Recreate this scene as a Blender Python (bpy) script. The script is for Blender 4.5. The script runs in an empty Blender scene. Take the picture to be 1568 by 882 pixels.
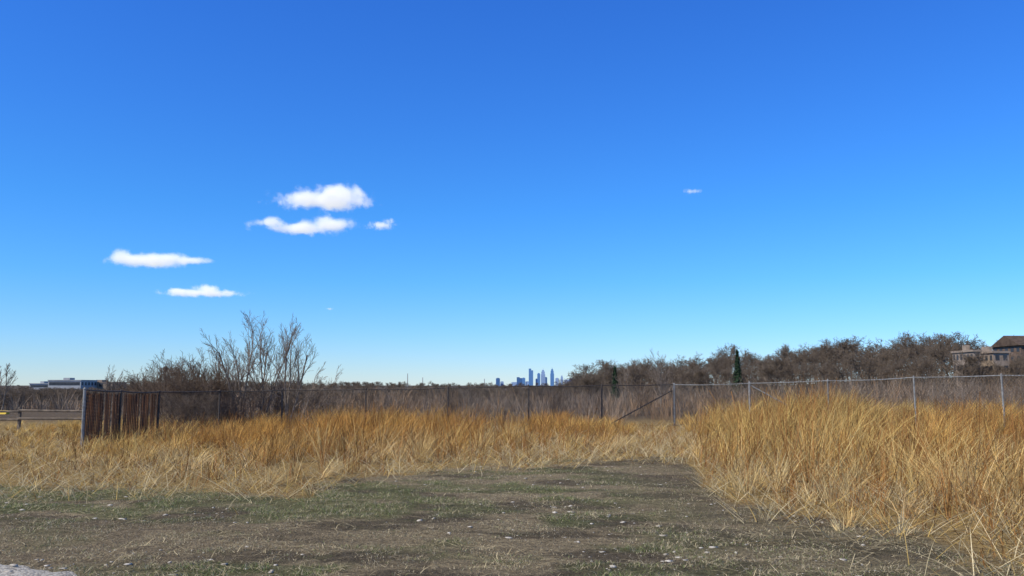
import bpy, bmesh, math, random
import numpy as np
from mathutils import Vector, Matrix

scene = bpy.context.scene
scene.view_settings.view_transform = 'Standard'
scene.view_settings.look = 'None'
scene.view_settings.exposure = 0
R = np.random.default_rng(7)
random.seed(7)

# ------------------------------------------------------------------ camera
F = 1305.0; CX = 784.0; CY = 441.0; HZ = 590.0; CH = 1.7
PITCH = math.atan((HZ - CY) / F)
cam_d = bpy.data.cameras.new('camera')
cam_d.sensor_width = 36.0
cam_d.lens = 36.0 * F / 1568.0
cam_d.clip_start = 0.1
cam_d.clip_end = 60000
cam = bpy.data.objects.new('camera', cam_d)
scene.collection.objects.link(cam)
cam.location = (0, 0, CH)
cam.rotation_euler = (math.pi / 2 + PITCH, 0, 0)
scene.camera = cam

def at(px, py, Y):
    u = (px - CX) / F; v = (CY - py) / F
    dy = math.cos(PITCH) - v * math.sin(PITCH)
    dz = math.sin(PITCH) + v * math.cos(PITCH)
    t = Y / dy
    return Vector((u * t, Y, CH + dz * t))
def gdist(py, gz=0.0):
    v = (CY - py) / F
    dy = math.cos(PITCH) - v * math.sin(PITCH)
    dz = math.sin(PITCH) + v * math.cos(PITCH)
    return (gz - CH) / dz * dy

# ------------------------------------------------------------------ noise
def vnoise(x, y, seed=0):
    x = np.asarray(x, float); y = np.asarray(y, float)
    xi = np.floor(x).astype(np.int64); yi = np.floor(y).astype(np.int64)
    xf = x - xi; yf = y - yi
    xf = xf * xf * (3 - 2 * xf); yf = yf * yf * (3 - 2 * yf)
    def h(a, b):
        n = (a * 374761393 + b * 668265263 + seed * 982451653) & 0xffffffff
        n = ((n ^ (n >> 13)) * 1274126177) & 0xffffffff
        n = n ^ (n >> 16)
        return (n & 0xffff) / 65535.0
    a = h(xi, yi); b = h(xi + 1, yi); c = h(xi, yi + 1); d = h(xi + 1, yi + 1)
    return (a * (1 - xf) + b * xf) * (1 - yf) + (c * (1 - xf) + d * xf) * yf
def fbm(x, y, seed=0, o=4):
    s = 0; a = 0.5; t = 0
    for i in range(o):
        s = s + a * vnoise(x * 2 ** i, y * 2 ** i, seed + i * 17); t += a; a *= 0.5
    return s / t
def sstep(a, b, x):
    t = np.clip((np.asarray(x, float) - a) / (b - a), 0, 1)
    return t * t * (3 - 2 * t)

# ------------------------------------------------------------------ layout maps
BPX = [-400, 0, 60, 140, 330, 450, 520, 640, 800, 870, 1000, 1045, 1070, 1110, 1200, 1330, 1400, 1450, 1568, 1900]
BPY = [748, 748, 750, 746, 748, 756, 738, 722, 714, 706, 702, 706, 735, 768, 794, 806, 826, 850, 880, 900]
BY = [gdist(p) for p in BPY]
def pxof(x, y):
    return CX + F * np.asarray(x, float) / (np.maximum(y, 0.5) * 1.0)
def bound(x, y):
    px = pxof(x, y)
    yb = np.interp(px, BPX, BY)
    x = np.asarray(x); y = np.asarray(y)
    return y - yb + (fbm(x * 0.9, y * 0.9, 5) - 0.5) * 3.6 + (fbm(x * 3.1, y * 3.1, 6, 2) - 0.5) * 1.2

def height(x, y):
    x = np.asarray(x, float); y = np.asarray(y, float)
    d = np.maximum(y, 0.1)
    ang = x / d
    h = 0.06 * (fbm(x * 0.5, y * 0.5, 3) - 0.5) + 0.045 * (fbm(x * 3, y * 3, 9, 3) - 0.5)
    h = h * (1 - sstep(60, 100, d))
    h = h + 0.3 * sstep(4, 12, x) * sstep(18, 28, y)
    h = h - 3.3 * sstep(45, 170, d)
    ridge = np.interp(ang, [0.05, 0.12, 0.25, 0.40, 0.52, 0.62, 0.9], [0, 0.8, 2.6, 6.8, 8.2, 8.0, 7.5])
    h = h + ridge * sstep(190, 400, d) * (1 - 0.5 * sstep(700, 1600, d))
    return h
def path_edge(x):
    return 8.56 - 0.66 * (x + 5.0) + 0.30 * (fbm(x * 3.5, x * 0 + 3.0, 78) - .5)
def in_path(x, y):
    return (x < -1.0) & (y < path_edge(x) - .03)

# ------------------------------------------------------------------ mesh helpers
def link(ob, parent=None):
    scene.collection.objects.link(ob)
    if parent: ob.parent = parent
    return ob
def empty(name, loc=(0, 0, 0)):
    e = bpy.data.objects.new(name, None); e.location = loc
    return link(e)
def np_mesh(name, V, Q, mat=None, col=None, smooth=False):
    V = np.ascontiguousarray(V, dtype=np.float32).reshape(-1, 3)
    Q = np.ascontiguousarray(Q, dtype=np.int32)
    k = Q.shape[1]
    me = bpy.data.meshes.new(name)
    me.vertices.add(len(V)); me.vertices.foreach_set('co', V.ravel())
    me.loops.add(Q.size); me.loops.foreach_set('vertex_index', Q.ravel())
    me.polygons.add(len(Q))
    me.polygons.foreach_set('loop_start', np.arange(0, Q.size, k, dtype=np.int32))
    if smooth:
        me.polygons.foreach_set('use_smooth', np.ones(len(Q), dtype=bool))
    if col is not None:
        a = me.color_attributes.new('Col', 'FLOAT_COLOR', 'POINT')
        c = np.ones((len(V), 4), dtype=np.float32); c[:, :3] = col
        a.data.foreach_set('color', c.ravel())
    me.update(calc_edges=True)
    if mat: me.materials.append(mat)
    return me
def np_obj(name, V, Q, mat=None, col=None, parent=None, smooth=False):
    return link(bpy.data.objects.new(name, np_mesh(name, V, Q, mat, col, smooth)), parent)

class MB:
    def __init__(s): s.v = []; s.f = []
    def box(s, x0, x1, y0, y1, z0, z1):
        b = len(s.v)
        s.v += [(x0,y0,z0),(x1,y0,z0),(x1,y1,z0),(x0,y1,z0),(x0,y0,z1),(x1,y0,z1),(x1,y1,z1),(x0,y1,z1)]
        s.f += [(b,b+3,b+2,b+1),(b+4,b+5,b+6,b+7),(b,b+1,b+5,b+4),(b+1,b+2,b+6,b+5),(b+2,b+3,b+7,b+6),(b+3,b,b+4,b+7)]
    def tube(s, p0, p1, r0, r1=None, n=8):
        if r1 is None: r1 = r0
        p0 = Vector(p0); p1 = Vector(p1); d = (p1 - p0).normalized()
        a = d.orthogonal().normalized(); c = d.cross(a)
        b = len(s.v)
        for p, r in ((p0, r0), (p1, r1)):
            for i in range(n):
                t = 2 * math.pi * i / n
                s.v.append(tuple(p + a * math.cos(t) * r + c * math.sin(t) * r))
        for i in range(n):
            j = (i + 1) % n
            s.f.append((b + i, b + j, b + n + j, b + n + i))
        s.f.append(tuple(b + i for i in reversed(range(n))))
        s.f.append(tuple(b + n + i for i in range(n)))
    def obj(s, name, mat, parent=None, loc=None):
        me = bpy.data.meshes.new(name); me.from_pydata(s.v, [], s.f); me.update()
        me.materials.append(mat)
        o = bpy.data.objects.new(name, me)
        if loc is not None: o.location = loc
        return link(o, parent)

def tubes_np(P0, P1, R0, R1, n=3):
    P0 = np.asarray(P0, float); P1 = np.asarray(P1, float)
    D = P1 - P0; L = np.linalg.norm(D, axis=1, keepdims=True); L[L == 0] = 1; D = D / L
    ref = np.where(np.abs(D[:, 2:3]) < 0.9, np.array([[0, 0, 1.0]]), np.array([[1.0, 0, 0]]))
    A = np.cross(D, ref); A /= np.linalg.norm(A, axis=1, keepdims=True); B = np.cross(D, A)
    N = len(P0); V = np.zeros((N, 2, n, 3))
    for i in range(n):
        t = 2 * math.pi * i / n
        o = A * math.cos(t) + B * math.sin(t)
        V[:, 0, i] = P0 + o * np.asarray(R0)[:, None]
        V[:, 1, i] = P1 + o * np.asarray(R1)[:, None]
    base = (np.arange(N) * 2 * n)[:, None]
    Q = []
    for i in range(n):
        j = (i + 1) % n
        Q.append(np.concatenate([base + i, base + j, base + n + j, base + n + i], axis=1))
    return V.reshape(-1, 3), np.concatenate(Q, axis=0)

# ------------------------------------------------------------------ materials
def newmat(name):
    m = bpy.data.materials.new(name); m.use_nodes = True
    nt = m.node_tree; nt.nodes.clear()
    out = nt.nodes.new('ShaderNodeOutputMaterial')
    return m, nt, out
def N(nt, t, **kw):
    n = nt.nodes.new(t)
    for k, v in kw.items(): setattr(n, k, v)
    return n
def noise_mat(name, c0, c1, scale=5, rough=0.85, bump=0.2, detail=6, metallic=0, stretch=(1, 1, 1)):
    m, nt, out = newmat(name)
    tc = N(nt, 'ShaderNodeTexCoord'); mp = N(nt, 'ShaderNodeMapping'); mp.inputs['Scale'].default_value = stretch
    no = N(nt, 'ShaderNodeTexNoise'); no.inputs['Scale'].default_value = scale; no.inputs['Detail'].default_value = detail
    cr = N(nt, 'ShaderNodeValToRGB')
    cr.color_ramp.elements[0].position = 0.35; cr.color_ramp.elements[1].position = 0.65
    cr.color_ramp.elements[0].color = (*c0, 1); cr.color_ramp.elements[1].color = (*c1, 1)
    p = N(nt, 'ShaderNodeBsdfPrincipled'); p.inputs['Roughness'].default_value = rough; p.inputs['Metallic'].default_value = metallic
    p.inputs['Specular IOR Level'].default_value = 0.25
    b = N(nt, 'ShaderNodeBump'); b.inputs['Strength'].default_value = bump
    L = nt.links.new
    L(tc.outputs['Object'], mp.inputs[0]); L(mp.outputs[0], no.inputs[0]); L(no.outputs['Fac'], cr.inputs[0])
    L(cr.outputs[0], p.inputs['Base Color']); L(no.outputs['Fac'], b.inputs['Height']); L(b.outputs[0], p.inputs['Normal'])
    L(p.outputs[0], out.inputs[0])
    return m
def blade_mat(name, transl=0.3):
    m, nt, out = newmat(name); L = nt.links.new
    a = N(nt, 'ShaderNodeAttribute', attribute_name='Col')
    d = N(nt, 'ShaderNodeBsdfDiffuse'); t = N(nt, 'ShaderNodeBsdfTranslucent')
    mx = N(nt, 'ShaderNodeMixShader'); mx.inputs[0].default_value = transl
    L(a.outputs['Color'], d.inputs[0]); L(a.outputs['Color'], t.inputs[0])
    L(d.outputs[0], mx.inputs[1]); L(t.outputs[0], mx.inputs[2]); L(mx.outputs[0], out.inputs[0])
    return m

M_blade = blade_mat('dry_grass_blades', 0.32)
M_stem = blade_mat('woody_stems', 0.0)
M_bark = noise_mat('grey_brown_bark', (0.15, 0.115, 0.085), (0.28, 0.22, 0.165), 9, 0.9, 0.4)
M_barkfar = noise_mat('distant_bark', (0.10, 0.072, 0.048), (0.195, 0.148, 0.105), 0.35, 0.95, 0.0)
M_galv = noise_mat('galvanised_steel', (0.15, 0.15, 0.145), (0.27, 0.27, 0.255), 12, 0.7, 0.05)
M_darkpost = noise_mat('weathered_steel', (0.045, 0.035, 0.028), (0.11, 0.09, 0.072), 14, 0.6, 0.1, metallic=0.1)
M_wire = noise_mat('chain_wire', (0.07, 0.06, 0.05), (0.15, 0.135, 0.115), 3, 0.6, 0.0, metallic=0.1)
M_slat = noise_mat('rusty_brown_slats', (0.04, 0.018, 0.009), (0.32, 0.125, 0.035), 2.2, 0.8, 0.2, stretch=(3, 3, 0.6))
M_wood = noise_mat('weathered_wood', (0.10, 0.08, 0.06), (0.22, 0.17, 0.12), 6, 0.9, 0.3)
M_stone = noise_mat('limestone', (0.30, 0.26, 0.20), (0.56, 0.50, 0.41), 30, 0.9, 0.2)
M_yellow = noise_mat('yellow_paint', (0.65, 0.42, 0.03), (0.75, 0.5, 0.05), 5, 0.6, 0.05)

# ------------------------------------------------------------------ terrain
def axis(lo, hi, a, b, step, g=1.22):
    mid = list(np.arange(a, b + 1e-6, step))
    s = step; v = b; up = []
    while v < hi: s *= g; v += s; up.append(min(v, hi))
    s = step; v = a; dn = []
    while v > lo: s *= g; v -= s; dn.append(max(v, lo))
    return np.array(dn[::-1] + mid + up)
xs = axis(-16000, 16000, -12, 12, 0.075, 1.10)
ys = axis(-300, 24000, 5.5, 18, 0.075, 1.05)
X, Y = np.meshgrid(xs, ys)
Z = height(X, Y)
nx, ny = len(xs), len(ys)
V = np.stack([X.ravel(), Y.ravel(), Z.ravel()], 1)
i = (np.arange(ny - 1)[:, None] * nx + np.arange(nx - 1)[None, :]).ravel()
Q = np.stack([i, i + 1, i + nx + 1, i + nx], 1)
bd = bound(X, Y).ravel()
fx, fy = X.ravel(), Y.ravel()
soil = np.array([0.165, 0.125, 0.080]); tan = np.array([0.38, 0.29, 0.170]); green = np.array([0.155, 0.168, 0.065]); thatch = np.array([0.42, 0.28, 0.11])
def turf_mix(x, y):
    n1 = fbm(x * 0.35 + 9, y * 0.55, 21, 4); n2 = fbm(x * 1.6, y * 2.2 + 4, 33, 5)
    g = 0.08 + 0.85 * sstep(0.42, 0.60, n1 * 0.45 + n2 * 0.55)
    g = np.maximum(g, 0.9 * sstep(11.0, 12.3, y - 0.05 * x + n2) * (1 - sstep(14, 15.5, y)) * (1 - sstep(-1.5, 1.0, x)) * sstep(.3, .5, n2))
    g *= 1 - 0.75 * sstep(0.6, 3.0, x) * sstep(6.5, 8.5, y)
    tb = (1 - sstep(9.9, 11.4, y + 2 * (n2 - .5))) * (1 - sstep(-3.6, -1.6, x - 0.22 * (y - 8) + n1))
    g *= 1 - 0.6 * tb
    t = sstep(0.43, 0.60, fbm(x * 1.0, y * 1.7 + 31, 44, 5)) * 0.85
    t = np.maximum(t, tb * (0.4 + 0.6 * n2))
    t *= 1 - 0.35 * sstep(0.5, 4, x)
    return g, t
g, t = turf_mix(fx, fy)
col = soil[None] * (1 - t[:, None]) + tan[None] * t[:, None]
col = col * (1 - g[:, None] * 0.75) + green[None] * g[:, None] * 0.75
gm = sstep(-0.6, 0.8, bd)[:, None]
col = col * (1 - gm) + thatch[None] * gm
far = sstep(36, 46, fy)[:, None]
fieldc = np.array([0.16, 0.118, 0.075])
col = col * (1 - far) + fieldc[None] * far
far = sstep(110, 200, fy)[:, None]
col = col * (1 - far) + np.array([0.095, 0.075, 0.055])[None] * far

m, nt, out = newmat('ground_turf_and_soil'); L = nt.links.new
a = N(nt, 'ShaderNodeAttribute', attribute_name='Col')
geo = N(nt, 'ShaderNodeNewGeometry')
n1 = N(nt, 'ShaderNodeTexNoise'); n1.inputs['Scale'].default_value = 9; n1.inputs['Detail'].default_value = 8; n1.inputs['Roughness'].default_value = 0.8
n2 = N(nt, 'ShaderNodeTexNoise'); n2.inputs['Scale'].default_value = 45; n2.inputs['Detail'].default_value = 4
n3 = N(nt, 'ShaderNodeTexNoise'); n3.inputs['Scale'].default_value = 0.05; n3.inputs['Detail'].default_value = 6
for n in (n1, n2, n3): L(geo.outputs['Position'], n.inputs['Vector'])
def mrn(src, lo, hi, a0=.3, a1=.7):
    r = N(nt, 'ShaderNodeMapRange'); r.inputs[1].default_value = a0; r.inputs[2].default_value = a1; r.inputs[3].default_value = lo; r.inputs[4].default_value = hi
    L(src, r.inputs[0]); return r.outputs[0]
mu = N(nt, 'ShaderNodeMath', operation='MULTIPLY'); L(mrn(n1.outputs['Fac'], .35, 1.65), mu.inputs[0]); L(mrn(n2.outputs['Fac'], .55, 1.45), mu.inputs[1])
mu2 = N(nt, 'ShaderNodeMath', operation='MULTIPLY'); L(mu.outputs[0], mu2.inputs[0]); L(mrn(n3.outputs['Fac'], .8, 1.2), mu2.inputs[1])
vm = N(nt, 'ShaderNodeVectorMath', operation='SCALE'); L(a.outputs['Color'], vm.inputs[0]); L(mu2.outputs[0], vm.inputs['Scale'])
p = N(nt, 'ShaderNodeBsdfPrincipled'); p.inputs['Roughness'].default_value = 0.95; p.inputs['Specular IOR Level'].default_value = 0.05
L(vm.outputs[0], p.inputs['Base Color'])
bp = N(nt, 'ShaderNodeBump'); bp.inputs['Strength'].default_value = 0.9; bp.inputs['Distance'].default_value = 0.05
L(mu.outputs[0], bp.inputs['Height']); L(bp.outputs[0], p.inputs['Normal']); L(p.outputs[0], out.inputs[0])
np_obj('ground', V, Q, m, col, smooth=True)

# gravel path at lower left corner
cols = 200; rows = 50
gx = np.linspace(-16, -1, cols); ye = path_edge(gx)
rr_ = np.linspace(0, 1, rows)
PX, RR = np.meshgrid(gx, rr_, indexing='ij')
PY = ye[:, None] - 3.2 + 3.2 * RR
PZ = height(PX, PY) + 0.002 + 0.028 * np.minimum(1, (1 - RR) * 3.2 / .25)
b = (np.arange(cols - 1)[:, None] * rows + np.arange(rows - 1)[None, :]).ravel()
m, nt, out = newmat('crushed_limestone_gravel'); L = nt.links.new
geo = N(nt, 'ShaderNodeNewGeometry')
vo = N(nt, 'ShaderNodeTexVoronoi'); vo.inputs['Scale'].default_value = 42; L(geo.outputs['Position'], vo.inputs['Vector'])
hs = N(nt, 'ShaderNodeSeparateColor'); L(vo.outputs['Color'], hs.inputs[0])
cr = N(nt, 'ShaderNodeValToRGB'); cr.color_ramp.elements[0].color = (.18, .155, .12, 1); cr.color_ramp.elements[1].color = (.46, .42, .34, 1)
cr.color_ramp.elements[0].position = .1; L(hs.outputs[0], cr.inputs[0])
p = N(nt, 'ShaderNodeBsdfPrincipled'); p.inputs['Roughness'].default_value = .95; L(cr.outputs[0], p.inputs['Base Color'])
bp = N(nt, 'ShaderNodeBump'); bp.inputs['Strength'].default_value = .8; bp.inputs['Distance'].default_value = .015; bp.invert = True
L(vo.outputs['Distance'], bp.inputs['Height']); L(bp.outputs[0], p.inputs['Normal']); L(p.outputs[0], out.inputs[0])
np_obj('gravel_path', np.stack([PX.ravel(), PY.ravel(), PZ.ravel()], 1), np.stack([b, b + rows, b + rows + 1, b + 1], 1), m, smooth=True)

# ------------------------------------------------------------------ blades
def blades(name, x, y, H, az, lean, curve, w, c0, c1, mat, z=None, prof=(1, .9, .65, .12), dz=-0.01, parent=None, flat=None):
    n = len(x)
    if z is None: z = height(x, y) + dz
    T = np.array([0, .35, .7, 1.0]); K = 4
    dx, dy = np.cos(az), np.sin(az)
    wa = R.uniform(0, 2 * math.pi, n)
    if flat is not None: wa = az + math.pi / 2
    V = np.zeros((n, K, 2, 3)); C = np.zeros((n, K, 2, 3))
    for k, tt in enumerate(T):
        if flat is None:
            off = H * (lean * tt + curve * tt * tt)
            vert = H * (tt - 0.35 * np.minimum(curve, 1.2) * tt * tt) * np.where(lean > 1.5, 0.12, 1.0)
            vert = np.maximum(vert, 0.004)
        else:
            off = H * tt; vert = H * flat * tt * (1.3 - tt) * 2
        cx = x + dx * off; cy = y + dy * off; cz = z + vert
        if flat is not None:
            cx = cx - dy * H * curve * tt * tt; cy = cy + dx * H * curve * tt * tt
        hw = w * prof[k] * 0.5
        V[:, k, 0] = np.stack([cx - np.cos(wa) * hw, cy - np.sin(wa) * hw, cz], 1)
        V[:, k, 1] = np.stack([cx + np.cos(wa) * hw, cy + np.sin(wa) * hw, cz], 1)
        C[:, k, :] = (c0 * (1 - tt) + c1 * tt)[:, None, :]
    b = (np.arange(n) * K * 2)[:, None]
    Q = [np.concatenate([b + 2 * k, b + 2 * k + 1, b + 2 * k + 3, b + 2 * k + 2], 1) for k in range(K - 1)]
    return np_obj(name, V.reshape(-1, 3), np.concatenate(Q), mat, C.reshape(-1, 3), parent)

def hmap(x, y):
    px = pxof(x, y)
    b = bound(x, y)
    hm = np.interp(px, [-400, 60, 130, 250, 450, 520, 740, 800, 930, 980, 1040, 1070, 1120, 1200, 1280, 1330, 1400, 1568, 2000],
                       [0.32, 0.35, 0.5, 0.60, 0.80, 0.95, 0.92, 0.80, 0.6, 0.26, 0.35, 0.80, 1.20, 1.55, 1.52, 1.10, 1.22, 1.22, 1.25])
    hm = hm * (1 - np.interp(px, [1060, 1150, 1200, 1290, 1340, 1900], [0, .22, .12, .12, .28, .26]) * sstep(14, 25, y))
    ed = np.interp(px, [450, 520, 900, 1062, 1200], [4.5, 3.5, 2.5, 2.6, 4.5])
    e = 0.26 + 0.74 * sstep(0.0, 1.0, b / ed)
    return hm * e

gold = np.array([0.91, 0.62, 0.20]); orange = np.array([0.80, 0.39, 0.075]); pale = np.array([0.93, 0.76, 0.44]); brown = np.array([0.34, 0.165, 0.055])
NC = 11500
cx = R.uniform(-21, 23, NC); cy = R.uniform(7, 37, NC)
b = bound(cx, cy); px = pxof(cx, cy)
dens = 0.13 + 0.44 * sstep(0.0, 4.5, b)
dens *= np.interp(px, [0, 130, 300, 480, 940, 980, 1040, 1070, 1200], [0.35, 0.5, 0.60, .95, 0.85, 0.15, 0.25, .6, .85])
dens *= 0.05 + 1.35 * sstep(0.40, 0.6, fbm(cx * 0.75, cy * 0.75, 61))
ok = (b > -1.3) & (R.uniform(0, 1, NC) < dens) & (px > -300) & (px < 1950)
cx, cy = cx[ok], cy[ok]
NC = len(cx)
hm0 = hmap(cx, cy)
cH = hm0 * R.uniform(0.35, 1.3, NC) * (0.40 + 1.2 * fbm(cx * 0.6, cy * 0.6, 71))
nb = R.integers(10, 66, NC)
ci = np.repeat(np.arange(NC), nb); n = len(ci)
ra = R.uniform(0, 2 * math.pi, n); rr = np.abs(R.normal(0, 0.055, n)) * (0.6 + cH[ci])
x = cx[ci] + np.cos(ra) * rr; y = cy[ci] + np.sin(ra) * rr
H = cH[ci] * R.uniform(0.30, 1.25, n)
H = np.minimum(H, hm0[ci] * R.uniform(.75, 1.22, n))
claz = np.where(R.uniform(0, 1, NC) < .6, R.normal(0.1, 0.8, NC), R.uniform(0, 6.28, NC))
cll = np.abs(R.normal(0.12, 0.36, NC))
vx = np.cos(ra) * R.uniform(0, .48, n) + np.cos(claz[ci]) * cll[ci] + R.normal(0, .17, n)
vy = np.sin(ra) * R.uniform(0, .48, n) + np.sin(claz[ci]) * cll[ci] + R.normal(0, .17, n)
lean = np.minimum(np.hypot(vx, vy), 1.4); az = np.arctan2(vy, vx)
curve = np.abs(R.normal(0.18, 0.32, n))
w = R.uniform(0.004, 0.010, n) * (1 + 0.025 * y)
bb = bound(cx, cy); cpx = pxof(cx, cy)
of = np.clip(0.0 + 0.68 * sstep(1.5, 6.5, bb) * np.interp(cpx, [0, 300, 450, 900, 1000, 1060, 1300, 1420], [0, .3, 1, 1, .4, .2, .05, .7]) + 1.3 * (fbm(cx * 0.35, cy * 0.35, 91) - 0.5) + R.normal(0, .15, NC), 0, 1)
pf = np.clip(1.0 - 0.15 * bb, 0.08, 0.95) * R.uniform(0.3, 1, NC)
c = gold[None] * (1 - of[:, None]) + orange[None] * of[:, None]
c = c * (1 - pf[:, None]) + pale[None] * pf[:, None]
cc = c[ci] * R.uniform(0.5, 1.1, n)[:, None] * R.uniform(.68, 1.06, NC)[ci][:, None]
mixb = (R.uniform(0, 1, n) < 0.09)[:, None]
cc = np.where(mixb, brown[None] * R.uniform(0.6, 1.4, n)[:, None], cc)
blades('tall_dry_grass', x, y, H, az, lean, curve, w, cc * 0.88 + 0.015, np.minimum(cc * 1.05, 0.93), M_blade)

# flattened straw thatch
n = 200000
x = R.uniform(-20, 22, n); y = R.uniform(6.5, 35, n)
b = bound(x, y); px = pxof(x, y)
pr = np.exp(-np.maximum(b, 0) / 9.0) * np.interp(px, [0, 500, 940, 980, 1040, 1060], [.6, .75, .9, 1, 1, .9])
pr *= .25 + .9 * sstep(.3, .6, fbm(x * 1.1, y * 1.1, 62))
pr *= sstep(-2.2, 0.3, b)
ok = (b > -2.2) & (R.uniform(0, 1, n) < pr)
x, y, px = x[ok], y[ok], px[ok]; n = len(x)
c = pale[None] * R.uniform(0.45, 1.05, n)[:, None]
c = np.where((R.uniform(0, 1, n) < .35)[:, None], gold[None] * R.uniform(0.4, 1.0, n)[:, None], c)
c = np.where((R.uniform(0, 1, n) < .12)[:, None], brown[None] * R.uniform(0.6, 1.2, n)[:, None], c)
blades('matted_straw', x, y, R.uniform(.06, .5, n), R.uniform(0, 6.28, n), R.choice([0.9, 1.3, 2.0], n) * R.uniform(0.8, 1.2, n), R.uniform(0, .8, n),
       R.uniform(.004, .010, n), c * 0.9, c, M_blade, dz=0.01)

# brown forb stalks
n = 1700
x = R.uniform(-16, 18, n * 3); y = R.uniform(8, 34, n * 3); b = bound(x, y)
ok = b > 0.0; x, y = x[ok][:n], y[ok][:n]; n = len(x)
k = 9
ci = np.repeat(np.arange(n), k)
H = (hmap(x, y) * R.uniform(0.6, 1.35, n))[ci] * R.uniform(0.5, 1.05, n * k)
c = brown[None] * R.uniform(0.4, 1.2, n * k)[:, None]
blades('dead_weed_stalks', x[ci] + R.normal(0, .05, n * k), y[ci] + R.normal(0, .05, n * k), H, R.uniform(0, 6.28, n * k), np.abs(R.normal(0, .25, n * k)),
       np.abs(R.normal(0, .10, n * k)), R.uniform(.006, .012, n * k), c, c * 0.9, M_stem, prof=(.9, .7, .7, .9))

# short turf
n = 600000
u = R.uniform(0, 1, n); y = 6.0 + 14 * u ** 1.25
x = R.uniform(-0.72, 0.72, n) * y
b = bound(x, y)
g, t = turf_mix(x, y)
pr = 0.20 + 0.65 * np.maximum(g, 0.6 * t)
pr *= 0.08 + 1.2 * sstep(.40, .61, fbm(x * 3.0, y * 3.0, 12, 4))
ok = (b < 0.6) & (R.uniform(0, 1, n) < pr) & (~in_path(x, y))
x, y, g, t = x[ok], y[ok], g[ok], t[ok]; n = len(x)
isg = R.uniform(0, 1, n) < (0.05 + 0.56 * g)
cg = np.array([0.255, 0.290, 0.110])[None] * R.uniform(0.45, 1.4, n)[:, None]
ct = np.array([0.62, 0.51, 0.32])[None] * R.uniform(0.3, 1.3, n)[:, None]
c = np.where(isg[:, None], cg, ct)
H = R.uniform(0.010, 0.04, n) * (0.7 + 0.9 * g)
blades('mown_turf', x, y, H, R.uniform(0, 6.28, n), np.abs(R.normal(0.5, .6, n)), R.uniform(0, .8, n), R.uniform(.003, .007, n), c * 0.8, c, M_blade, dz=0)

# loose straw lying on the turf
n = 24000
y = R.uniform(6.5, 18, n); x = R.uniform(-0.7, 0.75, n) * y; b = bound(x, y)
pr = 0.17 + 0.83 * np.exp(-np.abs(b) / 1.4)
pr *= .3 + 1.1 * sstep(.42, .62, fbm(x * .8, y * .8, 19))
ok = (b < 0.3) & (R.uniform(0, 1, n) < pr) & (~in_path(x, y)); x, y = x[ok], y[ok]; n = len(x)
c = pale[None] * R.uniform(0.35, 1.0, n)[:, None]
blades('loose_straw', x, y, .04 + .40 * R.uniform(0, 1, n) ** 2.2, R.uniform(0, 6.28, n), np.zeros(n), R.normal(0, .15, n), R.uniform(.003, .007, n), c, c, M_blade,
       z=height(x, y) + 0.022, flat=0.05)

# stones
bm = bmesh.new(); bmesh.ops.create_icosphere(bm, subdivisions=1, radius=1)
sv = np.array([v.co[:] for v in bm.verts]); sf = np.array([[v.index for v in f.verts] for f in bm.faces]); bm.free()
n = 3800
y = 6.2 + 12 * R.uniform(0, 1, n) ** 1.2; x = R.uniform(-0.65, 0.65, n) * y
b = bound(x, y)
ip = in_path(x, y - .25)
ok = ip | ((b < 0.2) & (fbm(x * 0.8, y * 0.8, 101) + 0.14 * np.exp(-((x - 1.3) / 1.8) ** 2) > 0.55)); x, y, ip = x[ok], y[ok], ip[ok]; n = len(x)
s = 0.004 + 0.022 * R.uniform(0, 1, n) ** 6
Vs = sv[None] * (1 + R.normal(0, .22, (n, len(sv), 1))) * s[:, None, None] * R.uniform(.6, 1.7, (n, 1, 3)) * np.array([1.3, 1.3, .42])
Vs[:, :, 0] += x[:, None]; Vs[:, :, 1] += y[:, None]; Vs[:, :, 2] += (height(x, y) + s * 0.2 + .026 * ip)[:, None]
Qs = (sf[None] + (np.arange(n) * len(sv))[:, None, None]).reshape(-1, 3)
np_obj('gravel_stones', Vs.reshape(-1, 3), Qs, M_stone)

# ------------------------------------------------------------------ thicket behind fence
ns = 5200
x = R.uniform(-60, 90, ns); y = 35.5 + 75 * R.uniform(0, 1, ns) ** 1.4
px = pxof(x, y)
ok = (px > -150) & (px < 1800) & ((px > 150) | (y > 60)) & (R.uniform(0, 1, ns) < np.interp(px, [0, 150, 260, 1800], [.45, .7, 1, 1]) * np.interp(y, [36, 60, 110], [.5, .9, 1]))
ok &= R.uniform(0, 1, ns) < .15 + 1.2 * sstep(.35, .6, fbm(x * .25, y * .25, 58))
x, y, px = x[ok], y[ok], px[ok]; ns = len(x)
topy = np.interp(px, [0, 200, 300, 520, 800, 1030, 1100, 1300, 1568, 1800], [608, 601, 594, 598, 602, 598, 590, 586, 580, 580])
zt = CH - (topy - HZ) * y / F
sh = np.maximum(zt - height(x, y), 0.4) * R.uniform(0.45, 1.3, ns) * (.6 + .8 * fbm(x * .2, y * .2, 59))
k = 24
ci = np.repeat(np.arange(ns), k); n = ns * k
H = sh[ci] * R.uniform(.4, 1.08, n)
ra = R.uniform(0, 6.28, n); rr = R.uniform(0, .5, n)
base = np.array([0.26, 0.20, 0.145])[None] * R.uniform(.4, 1.5, ns)[:, None]
red = np.array([0.32, 0.185, 0.09])
mm = sstep(.45, .62, fbm(x * 0.12, y * 0.12, 55))[:, None]
base = base * (1 - mm * 0.7) + red[None] * mm * 0.7
c = base[ci] * R.uniform(.45, 1.4, n)[:, None]
blades('bare_shrub_thicket', x[ci] + np.cos(ra) * rr, y[ci] + np.sin(ra) * rr, H, ra + R.normal(0, .8, n), R.uniform(0, .6, n), np.abs(R.normal(0, .16, n)),
       R.uniform(.010, .024, n) * (y[ci] / 45), c, c, M_stem, prof=(.9, .8, .6, .35))

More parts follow.
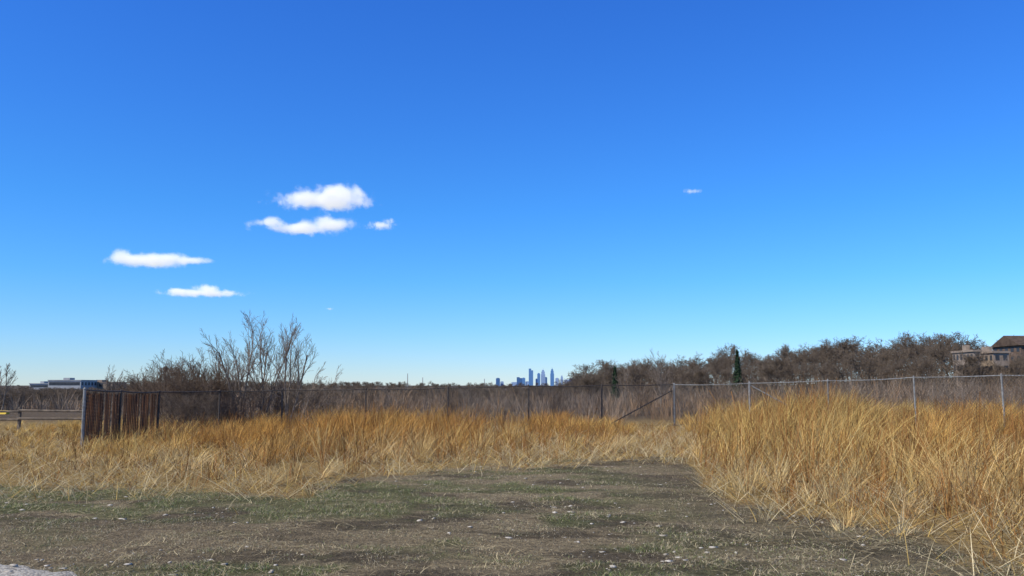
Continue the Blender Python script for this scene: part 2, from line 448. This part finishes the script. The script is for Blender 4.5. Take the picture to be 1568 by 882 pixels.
# ------------------------------------------------------------------ bare tree generator
def grow_tree(seed, H, r0, counts, stems=1, stem_lean=0.15, up=0.12, wob=0.12, rmin=0.004, lenf=(0.45, 0.7), first=0.3, ang=(22, 50)):
    rg = random.Random(seed); S = []
    def perp(d):
        v = Vector((rg.gauss(0, 1), rg.gauss(0, 1), rg.gauss(0, 1)))
        v -= d * v.dot(d)
        return v.normalized()
    def br(p, d, Ln, r, lv):
        ns = 6 if lv == 0 else (4 if lv == 1 else 3)
        pts = [(p, r, d)]
        for i in range(ns):
            d = (d + perp(d) * rg.uniform(0, wob * (1 + .4 * lv)) + Vector((0, 0, up))).normalized()
            p1 = p + d * (Ln / ns)
            r1 = max(r * (1 - 0.75 / ns * 1.0), rmin * .6)
            S.append((p[:], p1[:], r, r1)); p, r = p1, r1
            pts.append((p, r, d))
        if lv < len(counts):
            f0 = first if lv == 0 else 0.15
            for c in range(counts[lv]):
                f = f0 + (1 - f0) * (c + rg.random()) / counts[lv]
                q = min(f * ns, ns - 1e-3); i = int(q); fr = q - i
                pp = pts[i][0].lerp(pts[i + 1][0], fr); rr = pts[i][1]; dd = pts[i + 1][2]
                a = math.radians(rg.uniform(*ang))
                nd = (dd * math.cos(a) + perp(dd) * math.sin(a)).normalized()
                Lc = Ln * rg.uniform(*lenf) * (1.15 - 0.55 * f)
                br(pp, nd, Lc, max(rr * rg.uniform(.4, .62), rmin), lv + 1)
    for s in range(stems):
        a = 2 * math.pi * (s + rg.random() * .6) / stems
        ln = stem_lean * rg.uniform(.5, 1.4) if stems > 1 else stem_lean * rg.uniform(-.3, .3)
        d = Vector((math.cos(a) * ln, math.sin(a) * ln, 1)).normalized()
        br(Vector((math.cos(a), math.sin(a), 0)) * (r0 * 1.2 if stems > 1 else 0), d, H * rg.uniform(.75, 1.0) if stems > 1 else H * 0.8, r0 * rg.uniform(.75, 1.1), 0)
    A = np.array([s[0] for s in S]); B = np.array([s[1] for s in S])
    zmax = B[:, 2].max(); k = H / zmax
    A *= k; B *= k
    return A, B, np.array([s[2] for s in S]), np.array([s[3] for s in S])
def tree_mesh(name, mat, sides=4, **kw):
    A, B, r0, r1 = grow_tree(**kw)
    V, Q = tubes_np(A, B, r0, r1, sides)
    return np_mesh(name, V, Q, mat)

def plant(name, px, topy, D, seed, mat=M_bark, tilt=(0, 0), **kw):
    X0 = (px - CX) / F * D
    gz = float(height(X0, D))
    Hh = CH - (topy - HZ) * D / F - gz
    o = bpy.data.objects.new(name, tree_mesh(name, mat, seed=seed, H=Hh, **kw))
    o.location = (X0, D, gz - 0.03); o.rotation_euler = (tilt[0], tilt[1], 0)
    return link(o)
tk = dict(r0=0.050, counts=[9, 6, 5], up=0.08, wob=0.16, rmin=0.0056, first=0.22, lenf=(.36, .58), ang=(18, 38))
plant('bare_tree', 376, 472, 34, 11, stems=3, stem_lean=0.20, tilt=(0, -0.13), **tk)
plant('bare_tree', 404, 474, 35, 12, stems=3, stem_lean=0.12, **tk)
plant('bare_tree', 444, 478, 34.5, 24, stems=3, stem_lean=0.16, tilt=(0, 0.05), **tk)
plant('bare_tree', 460, 540, 34, 25, stems=3, stem_lean=0.26, tilt=(0, 0.38), **{**tk, 'r0': 0.03, 'counts': [7, 5, 3]})
plant('bare_tree', 340, 515, 36, 27, stems=3, stem_lean=0.2, **{**tk, 'r0': 0.035})
plant('bare_tree', 1012, 532, 44, 16, stems=4, stem_lean=0.15, **{**tk, 'counts': [7, 5, 3], 'r0': 0.03})
plant('bare_tree', 958, 556, 60, 17, stems=3, stem_lean=0.15, **{**tk, 'counts': [6, 4, 3], 'r0': 0.04})
plant('bare_tree', 8, 548, 60, 18, stems=2, stem_lean=0.2, **{**tk, 'r0': 0.07, 'rmin': 0.010})
plant('bare_tree', 172, 558, 70, 19, stems=3, stem_lean=0.2, **{**tk, 'r0': 0.05, 'rmin': 0.010, 'counts': [7, 5, 4]})
sk = dict(r0=0.022, counts=[7, 5, 4], up=0.05, wob=0.22, rmin=0.006, first=0.15, ang=(18, 45), lenf=(.4, .65))
M_barkdark = noise_mat('dark_brown_bark', (0.09, 0.06, 0.04), (0.19, 0.135, 0.09), 9, 0.9, 0.3)
for px, ty, D, sd in [(245, 540, 37, 31), (272, 533, 36, 32), (298, 536, 35, 33), (322, 548, 34, 34), (222, 562, 41, 35), (260, 560, 33, 36), (345, 565, 34, 37),
                      (204, 566, 44, 38), (420, 575, 36, 39), (500, 582, 38, 40), (385, 566, 34, 41), (285, 565, 33, 42), (310, 570, 33, 43), (185, 572, 48, 44),
                      (275, 600, 32, 45), (300, 598, 32, 46), (330, 602, 32.5, 47), (360, 600, 33, 48), (290, 545, 34, 49), (314, 550, 35, 50), (232, 552, 38, 62),
                      (262, 545, 38, 73), (285, 540, 37, 74), (335, 560, 35, 75), (470, 580, 37, 76), (440, 584, 36, 77)]:
    plant('bare_shrub', px, ty, D, sd, mat=M_barkdark, stems=6, stem_lean=0.42, **sk)
for px, ty, D, sd in [(1225, 578, 36, 51), (1475, 566, 36, 52), (1500, 560, 40, 53), (1535, 570, 34, 54), (1565, 566, 36, 55), (1330, 580, 38, 56), (1100, 580, 40, 57), (720, 588, 45, 58), (640, 590, 42, 59), (1040, 572, 42, 60), (980, 578, 46, 61),
                      (560, 592, 40, 63), (600, 596, 38, 64), (690, 597, 37, 65), (770, 596, 39, 66), (850, 590, 44, 67), (890, 594, 41, 68), (1160, 580, 37, 69), (1300, 576, 37, 70), (1400, 578, 36, 71), (1440, 572, 35, 72)]:
    plant('bare_shrub', px, ty, D, sd, mat=M_barkdark if sd % 2 else M_bark, stems=5, stem_lean=0.35, **{**sk, 'counts': [6, 4, 3]})

# ------------------------------------------------------------------ distant trees
far_meshes = [tree_mesh('distant_tree_crown', M_barkfar, sides=3, seed=100 + i, H=10.0, r0=0.22, counts=[9, 7, 6, 2], stems=1, up=0.035, wob=0.25, rmin=0.032, first=0.25,
                        lenf=(.5, .74), ang=(28, 60)) for i in range(6)]
def forest(name, items):
    e = empty(name)
    for (x, y, h) in items:
        o = bpy.data.objects.new('tree', random.choice(far_meshes))
        s = h / 10.0; ws = s * random.uniform(.85, 1.25)
        if h < 5: ws = s * random.uniform(1.3, 2.2)
        o.scale = (ws, ws, s); o.rotation_euler = (0, 0, random.uniform(0, 6.28))
        o.location = (x, y, float(height(x, y)) - 0.3)
        link(o, e)
    return e
RPX = [860, 885, 910, 950, 1000, 1050, 1090, 1110, 1150, 1200, 1245, 1275, 1300, 1330, 1365, 1410, 1450, 1490, 1520, 1568, 1700, 2000]
RTY = [584, 570, 563, 558, 550, 555, 545, 533, 549, 530, 534, 516, 508, 522, 516, 506, 506, 525, 530, 515, 511, 511]
items = []
for row, (D, drop) in enumerate([(215, 40), (245, 30), (285, 18), (325, 9), (365, 2), (410, -4)]):
    px = 866.0 + row * 4
    while px < 1900:
        d = D * random.uniform(.95, 1.05)
        x = (px - CX) / F * d
        ty = float(np.interp(px, RPX, RTY)) + (drop * min(1, max(0, (px - 860) / 350))) * 0.8 + random.choice([-11, -4, 0, 4, 7, 11])
        zt = CH - (ty - HZ) * d / F
        h = zt - float(height(x, d))
        if 2.0 < h:
            items.append((x, d, min(h, 22)))
        px += random.uniform(.5, 1.0) * 0.50 * max(h, 5) * F / d
forest('ridge_woodland', items)
items = []
for D, n, ty in [(450, 120, 591), (600, 150, 590), (850, 190, 588), (1200, 230, 587)]:
    for i in range(n):
        px = random.uniform(-250, 1000); d = D * random.uniform(.9, 1.1)
        x = (px - CX) / F * d
        t0 = ty + random.gauss(0, 1.6) + float(np.interp(px, [0, 60, 180, 240, 500, 850, 900], [2, 4, 1, -6, -3, 1, -2]))
        h = CH - (t0 - HZ) * d / F - float(height(x, d))
        items.append((x, d, max(h, 3)))
for i in range(340):
    px = random.uniform(180, 900) if i > 100 else random.uniform(-150, 180); d = random.uniform(130, 330); x = (px - CX) / F * d
    items.append((x, d, max(1.6, CH - (random.uniform(590, 599) - HZ) * d / F - float(height(x, d)))))
forest('horizon_woodland', items)

# conifers on ridge
M_con = noise_mat('conifer_needles', (0.014, 0.03, 0.014), (0.04, 0.07, 0.03), 2, 0.9, 0.1)
def conifer(px, ty, D, w=0.2):
    x = (px - CX) / F * D; gz = float(height(x, D)); H = CH - (ty - HZ) * D / F - gz
    mbt = MB(); mbt.tube((0, 0, 0), (0, 0, H * .95), .25, .03, 6)
    Vv = []; Ff = []
    for i in range(900):
        f = random.random() ** .8
        z = H * (0.08 + .92 * f); r = H * w * (1 - f) * random.uniform(.4, 1.1) + .05
        a = random.uniform(0, 6.28); c = Vector((math.cos(a) * r, math.sin(a) * r, z - r * .25))
        s = random.uniform(.25, .6)
        b = len(Vv); t = Vector((-math.sin(a), math.cos(a), 0)) * s * .5; o = Vector((math.cos(a), math.sin(a), -.35)) * s
        Vv += [tuple(c - t), tuple(c + t), tuple(c + o), tuple(c + Vector((0, 0, s * .6)))]
        Ff += [(b, b + 1, b + 2), (b, b + 1, b + 3)]
    e = empty('pine_tree', (x, D, gz))
    mbt.obj('trunk', M_barkfar, e)
    me = bpy.data.meshes.new('foliage'); me.from_pydata(Vv, [], Ff); me.materials.append(M_con)
    link(bpy.data.objects.new('foliage', me), e)
conifer(1128, 537, 207, .15)
conifer(941, 562, 205, .16)

# ------------------------------------------------------------------ chain link fence
FP = [(135, 24, 597), (190, 26, 599), (248, 28, 600), (340, 29.8, 599), (435, 31, 597), (562, 31.2, 596), (687, 31.6, 594), (809, 32, 591), (920, 33.6, 590),
      (1030, 35, 589), (1145, 33, 587), (1264, 31, 583), (1396, 28.6, 578), (1530, 26.6, 575), (1680, 24.8, 571), (1850, 23, 566)]
posts = []
for px, D, ty in FP:
    x = (px - CX) / F * D
    zt = CH - (ty - HZ) * D / F
    posts.append((Vector((x, D, float(height(x, D)))), zt))
fence = empty('chain_link_fence')
mbp = MB(); mbg = MB()
for i, (p, zt) in enumerate(posts):
    left = i < 9
    mm = mbp if (left and i > 0) else mbg
    r = 0.042 if i in (0, 9, 10) else 0.03
    lx = random.uniform(-.02, .02)
    mm.tube((p.x, p.y, p.z - .1), (p.x + lx, p.y, zt + .03), r, r, 8)
    mm.tube((p.x + lx, p.y, zt + .03), (p.x + lx, p.y, zt + .03 + r), r * 1.2, r * .3, 8)
    if i < len(posts) - 1:
        q, zq = posts[i + 1]
        mt = (mbp if i < 9 else mbg)
        prev = (p.x, p.y, zt)
        for s in range(1, 7):
            f = s / 6; sag = -.035 * math.sin(math.pi * f) * (1 if i % 2 else .4)
            cur = (p.x + (q.x - p.x) * f, p.y + (q.y - p.y) * f, zt + (zq - zt) * f + sag)
            mt.tube(prev, cur, 0.019 if i < 9 else 0.016, n=6); prev = cur
        mbp.tube((p.x, p.y, p.z + .06), (q.x, q.y, q.z + .06), 0.005, n=4)
def onfence(i, f, zz):
    p, zt = posts[i]; q, zq = posts[i + 1]
    v = p.lerp(q, f); return (v.x, v.y + .04, v.z + (zt + (zq - zt) * f - v.z) * zz)
mbp.tube(onfence(8, .12, 0.12), onfence(8, .97, .85), .024, n=6)
mbg.tube(onfence(10, .02, .95), onfence(10, .5, .45), .022, n=6)
mbg.tube(onfence(10, .02, .95), onfence(9, .6, .3), .006, n=4)
mbp.obj('dark_posts_and_rail', M_darkpost, fence); mbg.obj('galvanised_posts_and_rail', M_galv, fence)
P0 = []; P1 = []
for i in range(len(posts) - 1):
    (p, zt), (q, zq) = posts[i], posts[i + 1]
    Ld = (q - p).length; hgt = (zt + zq) / 2 - (p.z + q.z) / 2 - .05
    pitch = 0.095
    nW = int((Ld + hgt) / pitch)
    for sgn in (1, -1):
        for k in range(nW):
            s0 = -hgt + k * pitch; a0, z0, a1, z1 = s0, 0, s0 + hgt, hgt
            if a0 < 0: z0 = -a0; a0 = 0
            if a1 > Ld: z1 = hgt - (a1 - Ld); a1 = Ld
            if z1 <= z0: continue
            if sgn < 0: a0, a1 = Ld - a0, Ld - a1
            def pt(a, z):
                v = p.lerp(q, a / Ld); return (v.x, v.y - (.03 if sgn > 0 else .034), v.z + .04 + z)
            P0.append(pt(a0, z0)); P1.append(pt(a1, z1))
n = len(P0)
Vw, Qw = tubes_np(P0, P1, np.full(n, .0036), np.full(n, .0036), 3)
np_obj('wire_mesh', Vw, Qw, M_wire, parent=fence)
mbs = MB()
for i in (0, 1):
    (p, zt), (q, zq) = posts[i], posts[i + 1]
    Ld = (q - p).length; d = (q - p).normalized(); k = int(Ld / .085)
    nrm = Vector((-d.y, d.x, 0))
    for j in range(k):
        if random.random() < 0.10: continue
        a = (j + .5) / k; v = p.lerp(q, a); top = zt + (zq - zt) * a - .03 - random.uniform(0, .07)
        c = v + nrm * 0.02; dx = d * .034
        til = random.uniform(-.015, .015)
        b = len(mbs.v)
        for zz, tt in ((v.z + .03, 0), (top, til)):
            for o in (-dx - nrm * .004, dx - nrm * .004, dx + nrm * .004, -dx + nrm * .004):
                mbs.v.append((c.x + o.x + d.x * tt, c.y + o.y + d.y * tt, zz))
        mbs.f += [(b,b+1,b+5,b+4),(b+1,b+2,b+6,b+5),(b+2,b+3,b+7,b+6),(b+3,b,b+4,b+7),(b+4,b+5,b+6,b+7)]
mbs.obj('brown_privacy_slats', M_slat, fence)

# ------------------------------------------------------------------ wooden rail fence at left
wf = empty('wooden_rail_fence'); mw = MB()
wp = []
for px in (-260, -110, 38, 178):
    D = 30; x = (px - CX) / F * D; z = float(height(x, D)); wp.append((x, D, z))
    mw.tube((x, D, z - .1), (x, D, z + .95), .065, .055, 7)
for a, b_ in zip(wp[:-1], wp[1:]):
    for h in (.52, .82):
        mw.tube((a[0], a[1] - .05, a[2] + h + random.uniform(-.03, .03)), (b_[0], b_[1] - .05, b_[2] + h + random.uniform(-.03, .03)), .042, .035, 6)
mw.obj('posts_and_rails', M_wood, wf)

D = 52; c0 = at(-60, 633, D); c1 = at(12, 633, D); gz = float(height(c0.x, D))
bm = bmesh.new(); bmesh.ops.create_cube(bm, size=1)
for v in bm.verts:
    v.co.x *= (c1.x - c0.x); v.co.y *= .4 * (1 if v.co.z < 0 else .6); v.co.z = (v.co.z + .5) * .22
bmesh.ops.bevel(bm, geom=bm.edges[:], offset=.03, segments=2)
me = bpy.data.meshes.new('yellow_parking_curb'); bm.to_mesh(me); bm.free(); me.materials.append(M_yellow)
o = link(bpy.data.objects.new('yellow_parking_curb', me)); o.location = ((c0.x + c1.x) / 2, D, gz)

e = empty('street_lamp'); D = 62; x = (256 - CX) / F * D; gz = float(height(x, D)); zt = CH - (563 - HZ) * D / F
ml = MB(); ml.tube((x, D, gz), (x, D, zt - .25), .07, .05, 8); ml.tube((x, D, gz), (x, D, gz + .4), .14, .12, 8); ml.obj('pole', M_darkpost, e)
ml = MB(); ml.tube((x, D, zt - .3), (x, D, zt - .05), .12, .22, 10); ml.tube((x, D, zt - .05), (x, D, zt + .08), .24, .08, 10); ml.obj('lantern_head', M_darkpost, e)

# ------------------------------------------------------------------ buildings
def facade_mat(name, wall, glass, sx, sz, fx=.6, fz=.55):
    m, nt, out = newmat(name); L = nt.links.new
    tc = N(nt, 'ShaderNodeTexCoord'); sp = N(nt, 'ShaderNodeSeparateXYZ'); L(tc.outputs['Object'], sp.inputs[0])
    ad = N(nt, 'ShaderNodeMath', operation='ADD'); L(sp.outputs['X'], ad.inputs[0]); L(sp.outputs['Y'], ad.inputs[1])
    def cell(src, s, f):
        a = N(nt, 'ShaderNodeMath', operation='DIVIDE'); L(src, a.inputs[0]); a.inputs[1].default_value = s
        b = N(nt, 'ShaderNodeMath', operation='FRACT'); L(a.outputs[0], b.inputs[0])
        c = N(nt, 'ShaderNodeMath', operation='LESS_THAN'); L(b.outputs[0], c.inputs[0]); c.inputs[1].default_value = f
        return c.outputs[0]
    mu = N(nt, 'ShaderNodeMath', operation='MULTIPLY'); L(cell(ad.outputs[0], sx, fx), mu.inputs[0]); L(cell(sp.outputs['Z'], sz, fz), mu.inputs[1])
    mx = N(nt, 'ShaderNodeMix', data_type='RGBA'); L(mu.outputs[0], mx.inputs[0]); mx.inputs[6].default_value = (*wall, 1); mx.inputs[7].default_value = (*glass, 1)
    p = N(nt, 'ShaderNodeBsdfPrincipled'); L(mx.outputs[2], p.inputs['Base Color']); p.inputs['Roughness'].default_value = .5
    L(p.outputs[0], out.inputs[0]); return m
M_tA = facade_mat('haze_tinted_glass_tower', (.14, .28, .48), (.06, .18, .42), 9, 4)  # bluish distance haze is put into the wall and window colours of every tower
M_tB = facade_mat('haze_tinted_pale_tower', (.36, .46, .60), (.14, .26, .46), 9, 4)
M_tC = facade_mat('haze_tinted_dark_tower', (.07, .16, .32), (.04, .11, .26), 9, 4)
DS = 7000.0; pxm = DS / F
def tower(px, w, ty, mat, crown=0):
    x = (px - CX) / F * DS; z1 = CH - (ty - HZ) * pxm; W = w * pxm / 2
    m = MB(); z0 = -6
    H = z1 - z0
    if crown == 0:
        m.box(-W, W, -W, W, 0, H * .94); m.box(-W * .6, W * .6, -W * .6, W * .6, H * .94, H)
    elif crown == 1:
        m.box(-W, W, -W, W, 0, H * .72); m.box(-W * .8, W * .8, -W * .8, W * .8, H * .72, H * .88); m.box(-W * .5, W * .5, -W * .5, W * .5, H * .88, H * .97); m.tube((0, 0, H * .97), (0, 0, H * 1.06), 3, 1, 5)
    else:
        m.box(-W, W, -W, W, 0, H * .9); m.box(-W, W * .1, -W, W, H * .9, H)
    o = m.obj('skyscraper', mat); o.location = (x, DS + random.uniform(-200, 200), z0)
for a in [(763, 6, 579, M_tC, 0), (769, 5, 584, M_tB, 0), (795, 8, 578, M_tC, 2), (801.5, 5, 578.5, M_tA, 0), (812.5, 6.5, 565, M_tA, 2), (821, 3, 580, M_tB, 0), (825.5, 4.5, 571, M_tA, 0), (831.5, 6.5, 566, M_tB, 1),
          (837, 4, 577, M_tC, 0), (844.5, 5.5, 565, M_tA, 1), (851, 5, 579, M_tB, 0), (861, 4, 575, M_tB, 1), (868, 7, 581, M_tB, 0), (788, 10, 585, M_tB, 0), (808, 7, 584, M_tB, 0), (877, 9, 579, M_tC, 0)]:
    tower(*a)
M_conc = noise_mat('pale_concrete', (.30, .29, .28), (.40, .39, .37), .2, .9, 0)
for px, ty in [(625, 573), (648, 579), (742, 581)]:
    m = MB(); D = 2600; x = (px - CX) / F * D; zt = CH - (ty - HZ) * D / F
    m.tube((0, 0, 0), (0, 0, zt + 6), 1.6, 1.0, 10); m.tube((0, 0, zt + 6), (0, 0, zt + 7.5), 1.3, 1.3, 10)
    m.obj('smokestack', M_conc).location = (x, D, -6)

M_white = noise_mat('grey_cladding', (.30, .30, .295), (.40, .40, .39), .2, .6, 0)
M_beige = noise_mat('beige_brick', (.22, .17, .125), (.32, .25, .19), .8, .9, .05)
M_brick = noise_mat('brown_brick', (.11, .075, .05), (.18, .12, .085), .8, .9, .05)
M_glass = noise_mat('window_glass', (.03, .035, .04), (.06, .065, .07), .5, .4, 0)
M_roof = noise_mat('brown_roof', (.06, .04, .028), (.11, .075, .05), 1, .9, .1)
def building(name, px0, px1, ty, D, depth, storeys, mat, bayw=3.5, ribbon=False, gable=False, winw=.5):
    x0 = (px0 - CX) / F * D; x1 = (px1 - CX) / F * D; gz = float(height((x0 + x1) / 2, D)) - .5
    H = CH - (ty - HZ) * D / F - gz; W = x1 - x0
    e = empty(name, (x0, D, gz))
    m = MB(); m.box(0, W, 0, depth, 0, H); m.obj('walls', mat, e)
    m = MB(); sh = H / storeys
    nb = max(1, int(W / bayw)); bw = W / nb
    for s in range(storeys):
        z0 = s * sh + sh * .32; z1 = s * sh + sh * .8
        if ribbon: m.box(.6, W - .6, -.05, .2, z0, z1)
        else:
            for b in range(nb):
                cx_ = (b + .5) * bw; m.box(cx_ - bw * winw / 2, cx_ + bw * winw / 2, -.05, .2, z0, z1)
        nd = max(1, int(depth / bayw)); dw = depth / nd
        for b in range(nd):
            c = (b + .5) * dw
            m.box(-.05, .2, c - dw * .25, c + dw * .25, z0, z1); m.box(W - .2, W + .05, c - dw * .25, c + dw * .25, z0, z1)
    m.obj('windows', M_glass, e)
    m = MB()
    if gable:
        rh = depth * .22
        m.v += [(-.6, -.6, H), (W + .6, -.6, H), (W + .6, depth + .6, H), (-.6, depth + .6, H), (-.6, depth / 2, H + rh), (W + .6, depth / 2, H + rh)]
        m.f += [(0, 1, 5, 4), (2, 3, 4, 5), (0, 4, 3), (1, 2, 5), (3, 2, 1, 0)]
        m.obj('roof', M_roof, e)
    else:
        m.box(-.3, W + .3, -.3, depth + .3, H + .003, H + .5); m.box(W * .3, W * .5, depth * .3, depth * .6, H + .5, H + 1.8)
        m.obj('roof_parapet', mat, e)
    return e
building('office_building', 78, 128, 583, 520, 20, 2, M_white, ribbon=True)
building('office_building', 50, 80, 588, 560, 18, 2, M_white, ribbon=True)
building('office_building', 130, 176, 586, 540, 20, 2, M_beige, 4)
building('apartment_building', 1489, 1500, 539, 208, 10, 5, M_beige, 1.5)
building('apartment_building', 1519, 1543, 541, 209, 12, 5, M_beige, 1.8)
building('apartment_building', 1562, 1660, 529, 240, 14, 6, M_brick, 2.6, gable=True)
near = []
for px, d, ty in [(1478, 202, 552), (1509, 203, 550), (1554, 205, 545), (1530, 200, 566), (1496, 200, 563)]:
    x = (px - CX) / F * d; near.append((x, d, CH - (ty - HZ) * d / F - float(height(x, d))))
forest('trees_by_apartments', near)

# ------------------------------------------------------------------ clouds (volumes)
def cloud(px, py, wpx, D, lobes, seed, dens=1.0, thr=0.0):
    c = at(px, py, D); S = wpx / 2 / F * D
    m, nt, out = newmat('glowing_cloud_vapour'); L = nt.links.new
    tc = N(nt, 'ShaderNodeTexCoord')
    no = N(nt, 'ShaderNodeTexNoise'); no.noise_dimensions = '4D'; no.inputs['W'].default_value = seed * 3.7
    no.inputs['Scale'].default_value = 3.0; no.inputs['Detail'].default_value = 8; no.inputs['Roughness'].default_value = .68
    L(tc.outputs['Object'], no.inputs['Vector'])
    cur = None
    for (lx, lz, rx, rz) in lobes:
        s = N(nt, 'ShaderNodeVectorMath', operation='SUBTRACT'); L(tc.outputs['Object'], s.inputs[0]); s.inputs[1].default_value = (lx, 0, lz)
        d = N(nt, 'ShaderNodeVectorMath', operation='DIVIDE'); L(s.outputs[0], d.inputs[0]); d.inputs[1].default_value = (rx, max(rx * .6, .2), rz)
        ln = N(nt, 'ShaderNodeVectorMath', operation='LENGTH'); L(d.outputs[0], ln.inputs[0])
        if cur is None: cur = ln.outputs['Value']
        else:
            mn = N(nt, 'ShaderNodeMath', operation='SMOOTH_MIN'); mn.inputs[2].default_value = .2
            L(cur, mn.inputs[0]); L(ln.outputs['Value'], mn.inputs[1]); cur = mn.outputs[0]
    inv = N(nt, 'ShaderNodeMath', operation='SUBTRACT'); inv.inputs[0].default_value = 0.98; L(cur, inv.inputs[1])
    nn = N(nt, 'ShaderNodeMath', operation='MULTIPLY_ADD'); L(no.outputs['Fac'], nn.inputs[0]); nn.inputs[1].default_value = 3.8; nn.inputs[2].default_value = -1.9 - thr
    ad = N(nt, 'ShaderNodeMath', operation='ADD'); L(inv.outputs[0], ad.inputs[0]); L(nn.outputs[0], ad.inputs[1])
    mr = N(nt, 'ShaderNodeMapRange'); mr.interpolation_type = 'SMOOTHSTEP'; mr.inputs[1].default_value = -0.15; mr.inputs[2].default_value = 1.2
    mr.inputs[3].default_value = 0; mr.inputs[4].default_value = dens * 10.0 / S
    L(ad.outputs[0], mr.inputs[0])
    sc = N(nt, 'ShaderNodeVolumeScatter'); sc.inputs['Color'].default_value = (1, 1, 1, 1); sc.inputs['Anisotropy'].default_value = 0.0
    L(mr.outputs[0], sc.inputs['Density'])
    em = N(nt, 'ShaderNodeEmission'); em.inputs[0].default_value = (.95, .97, 1, 1)  # added glow: emission stands in for sunlight scattered many times inside the cloud
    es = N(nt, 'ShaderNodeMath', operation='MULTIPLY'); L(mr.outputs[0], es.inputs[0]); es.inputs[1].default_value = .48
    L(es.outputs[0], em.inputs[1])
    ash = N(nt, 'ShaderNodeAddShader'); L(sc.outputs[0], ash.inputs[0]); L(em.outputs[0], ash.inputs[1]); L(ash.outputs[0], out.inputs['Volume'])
    try: m.cycles.volume_step_rate = 0.4
    except Exception: pass
    bm = bmesh.new()
    for (lx, lz, rx, rz) in lobes:
        r = bmesh.ops.create_icosphere(bm, subdivisions=2, radius=1.7)
        for v in r['verts']:
            v.co = Vector((lx + v.co.x * rx, v.co.y * max(rx * .6, .2), lz + v.co.z * rz))
    h = bmesh.ops.convex_hull(bm, input=bm.verts[:])
    bmesh.ops.delete(bm, geom=[g_ for g_ in h['geom_interior'] if isinstance(g_, bmesh.types.BMVert)], context='VERTS')
    me = bpy.data.meshes.new('cloud'); bm.to_mesh(me); bm.free(); me.materials.append(m)
    o = link(bpy.data.objects.new('cloud', me)); o.location = c; o.scale = (S, S, S)
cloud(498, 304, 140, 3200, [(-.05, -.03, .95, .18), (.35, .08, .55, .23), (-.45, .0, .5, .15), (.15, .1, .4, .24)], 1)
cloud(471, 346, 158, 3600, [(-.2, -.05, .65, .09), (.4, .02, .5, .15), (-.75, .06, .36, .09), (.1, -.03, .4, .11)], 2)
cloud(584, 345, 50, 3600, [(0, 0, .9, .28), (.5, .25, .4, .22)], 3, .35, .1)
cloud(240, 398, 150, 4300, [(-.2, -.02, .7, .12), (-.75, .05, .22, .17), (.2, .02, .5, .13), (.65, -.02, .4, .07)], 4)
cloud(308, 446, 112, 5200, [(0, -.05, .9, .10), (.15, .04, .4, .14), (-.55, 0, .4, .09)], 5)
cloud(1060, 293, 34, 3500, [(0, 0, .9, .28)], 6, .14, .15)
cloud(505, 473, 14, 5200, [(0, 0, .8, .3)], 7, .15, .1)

# ------------------------------------------------------------------ light
EL = math.radians(46); AZ = math.radians(-122)
w = bpy.data.worlds.new('World'); scene.world = w; w.use_nodes = True
nt = w.node_tree; bg = nt.nodes['Background']; L = nt.links.new
sky = nt.nodes.new('ShaderNodeTexSky'); sky.sky_type = 'NISHITA'; sky.sun_disc = False
sky.sun_elevation = EL; sky.sun_rotation = AZ; sky.air_density = 1.0; sky.dust_density = 0.0; sky.ozone_density = 3.0; sky.altitude = 200
tc = nt.nodes.new('ShaderNodeTexCoord'); sp = nt.nodes.new('ShaderNodeSeparateXYZ'); L(tc.outputs['Generated'], sp.inputs[0])
cr = nt.nodes.new('ShaderNodeValToRGB'); L(sp.outputs['Z'], cr.inputs[0])
el = cr.color_ramp.elements
el[0].position = 0.0; el[0].color = (.66, .86, 1.25, 1)
el[1].position = 0.75; el[1].color = (.6, .9, 1.3, 1)
for pz, cc_ in ((.06, (.50, .86, 1.35, 1)), (.12, (.36, .86, 1.45, 1)), (.20, (.29, .84, 1.5, 1)), (.30, (.27, .80, 1.6, 1)), (.45, (.25, .76, 1.7, 1))):
    e_ = el.new(pz); e_.color = cc_
mx = nt.nodes.new('ShaderNodeMix'); mx.data_type = 'RGBA'; mx.blend_type = 'MULTIPLY'; mx.inputs[0].default_value = 1
L(sky.outputs[0], mx.inputs[6]); L(cr.outputs[0], mx.inputs[7]); L(mx.outputs[2], bg.inputs[0])
bg.inputs[1].default_value = 0.12
sd = bpy.data.lights.new('sun', 'SUN'); sd.energy = 5.0; sd.angle = math.radians(.53); sd.color = (1, .94, .82)
so = link(bpy.data.objects.new('sun', sd))
S = Vector((math.cos(EL) * math.sin(AZ), math.cos(EL) * math.cos(AZ), math.sin(EL)))
so.rotation_euler = S.to_track_quat('Z', 'Y').to_euler()
so.location = (0, 0, 50)
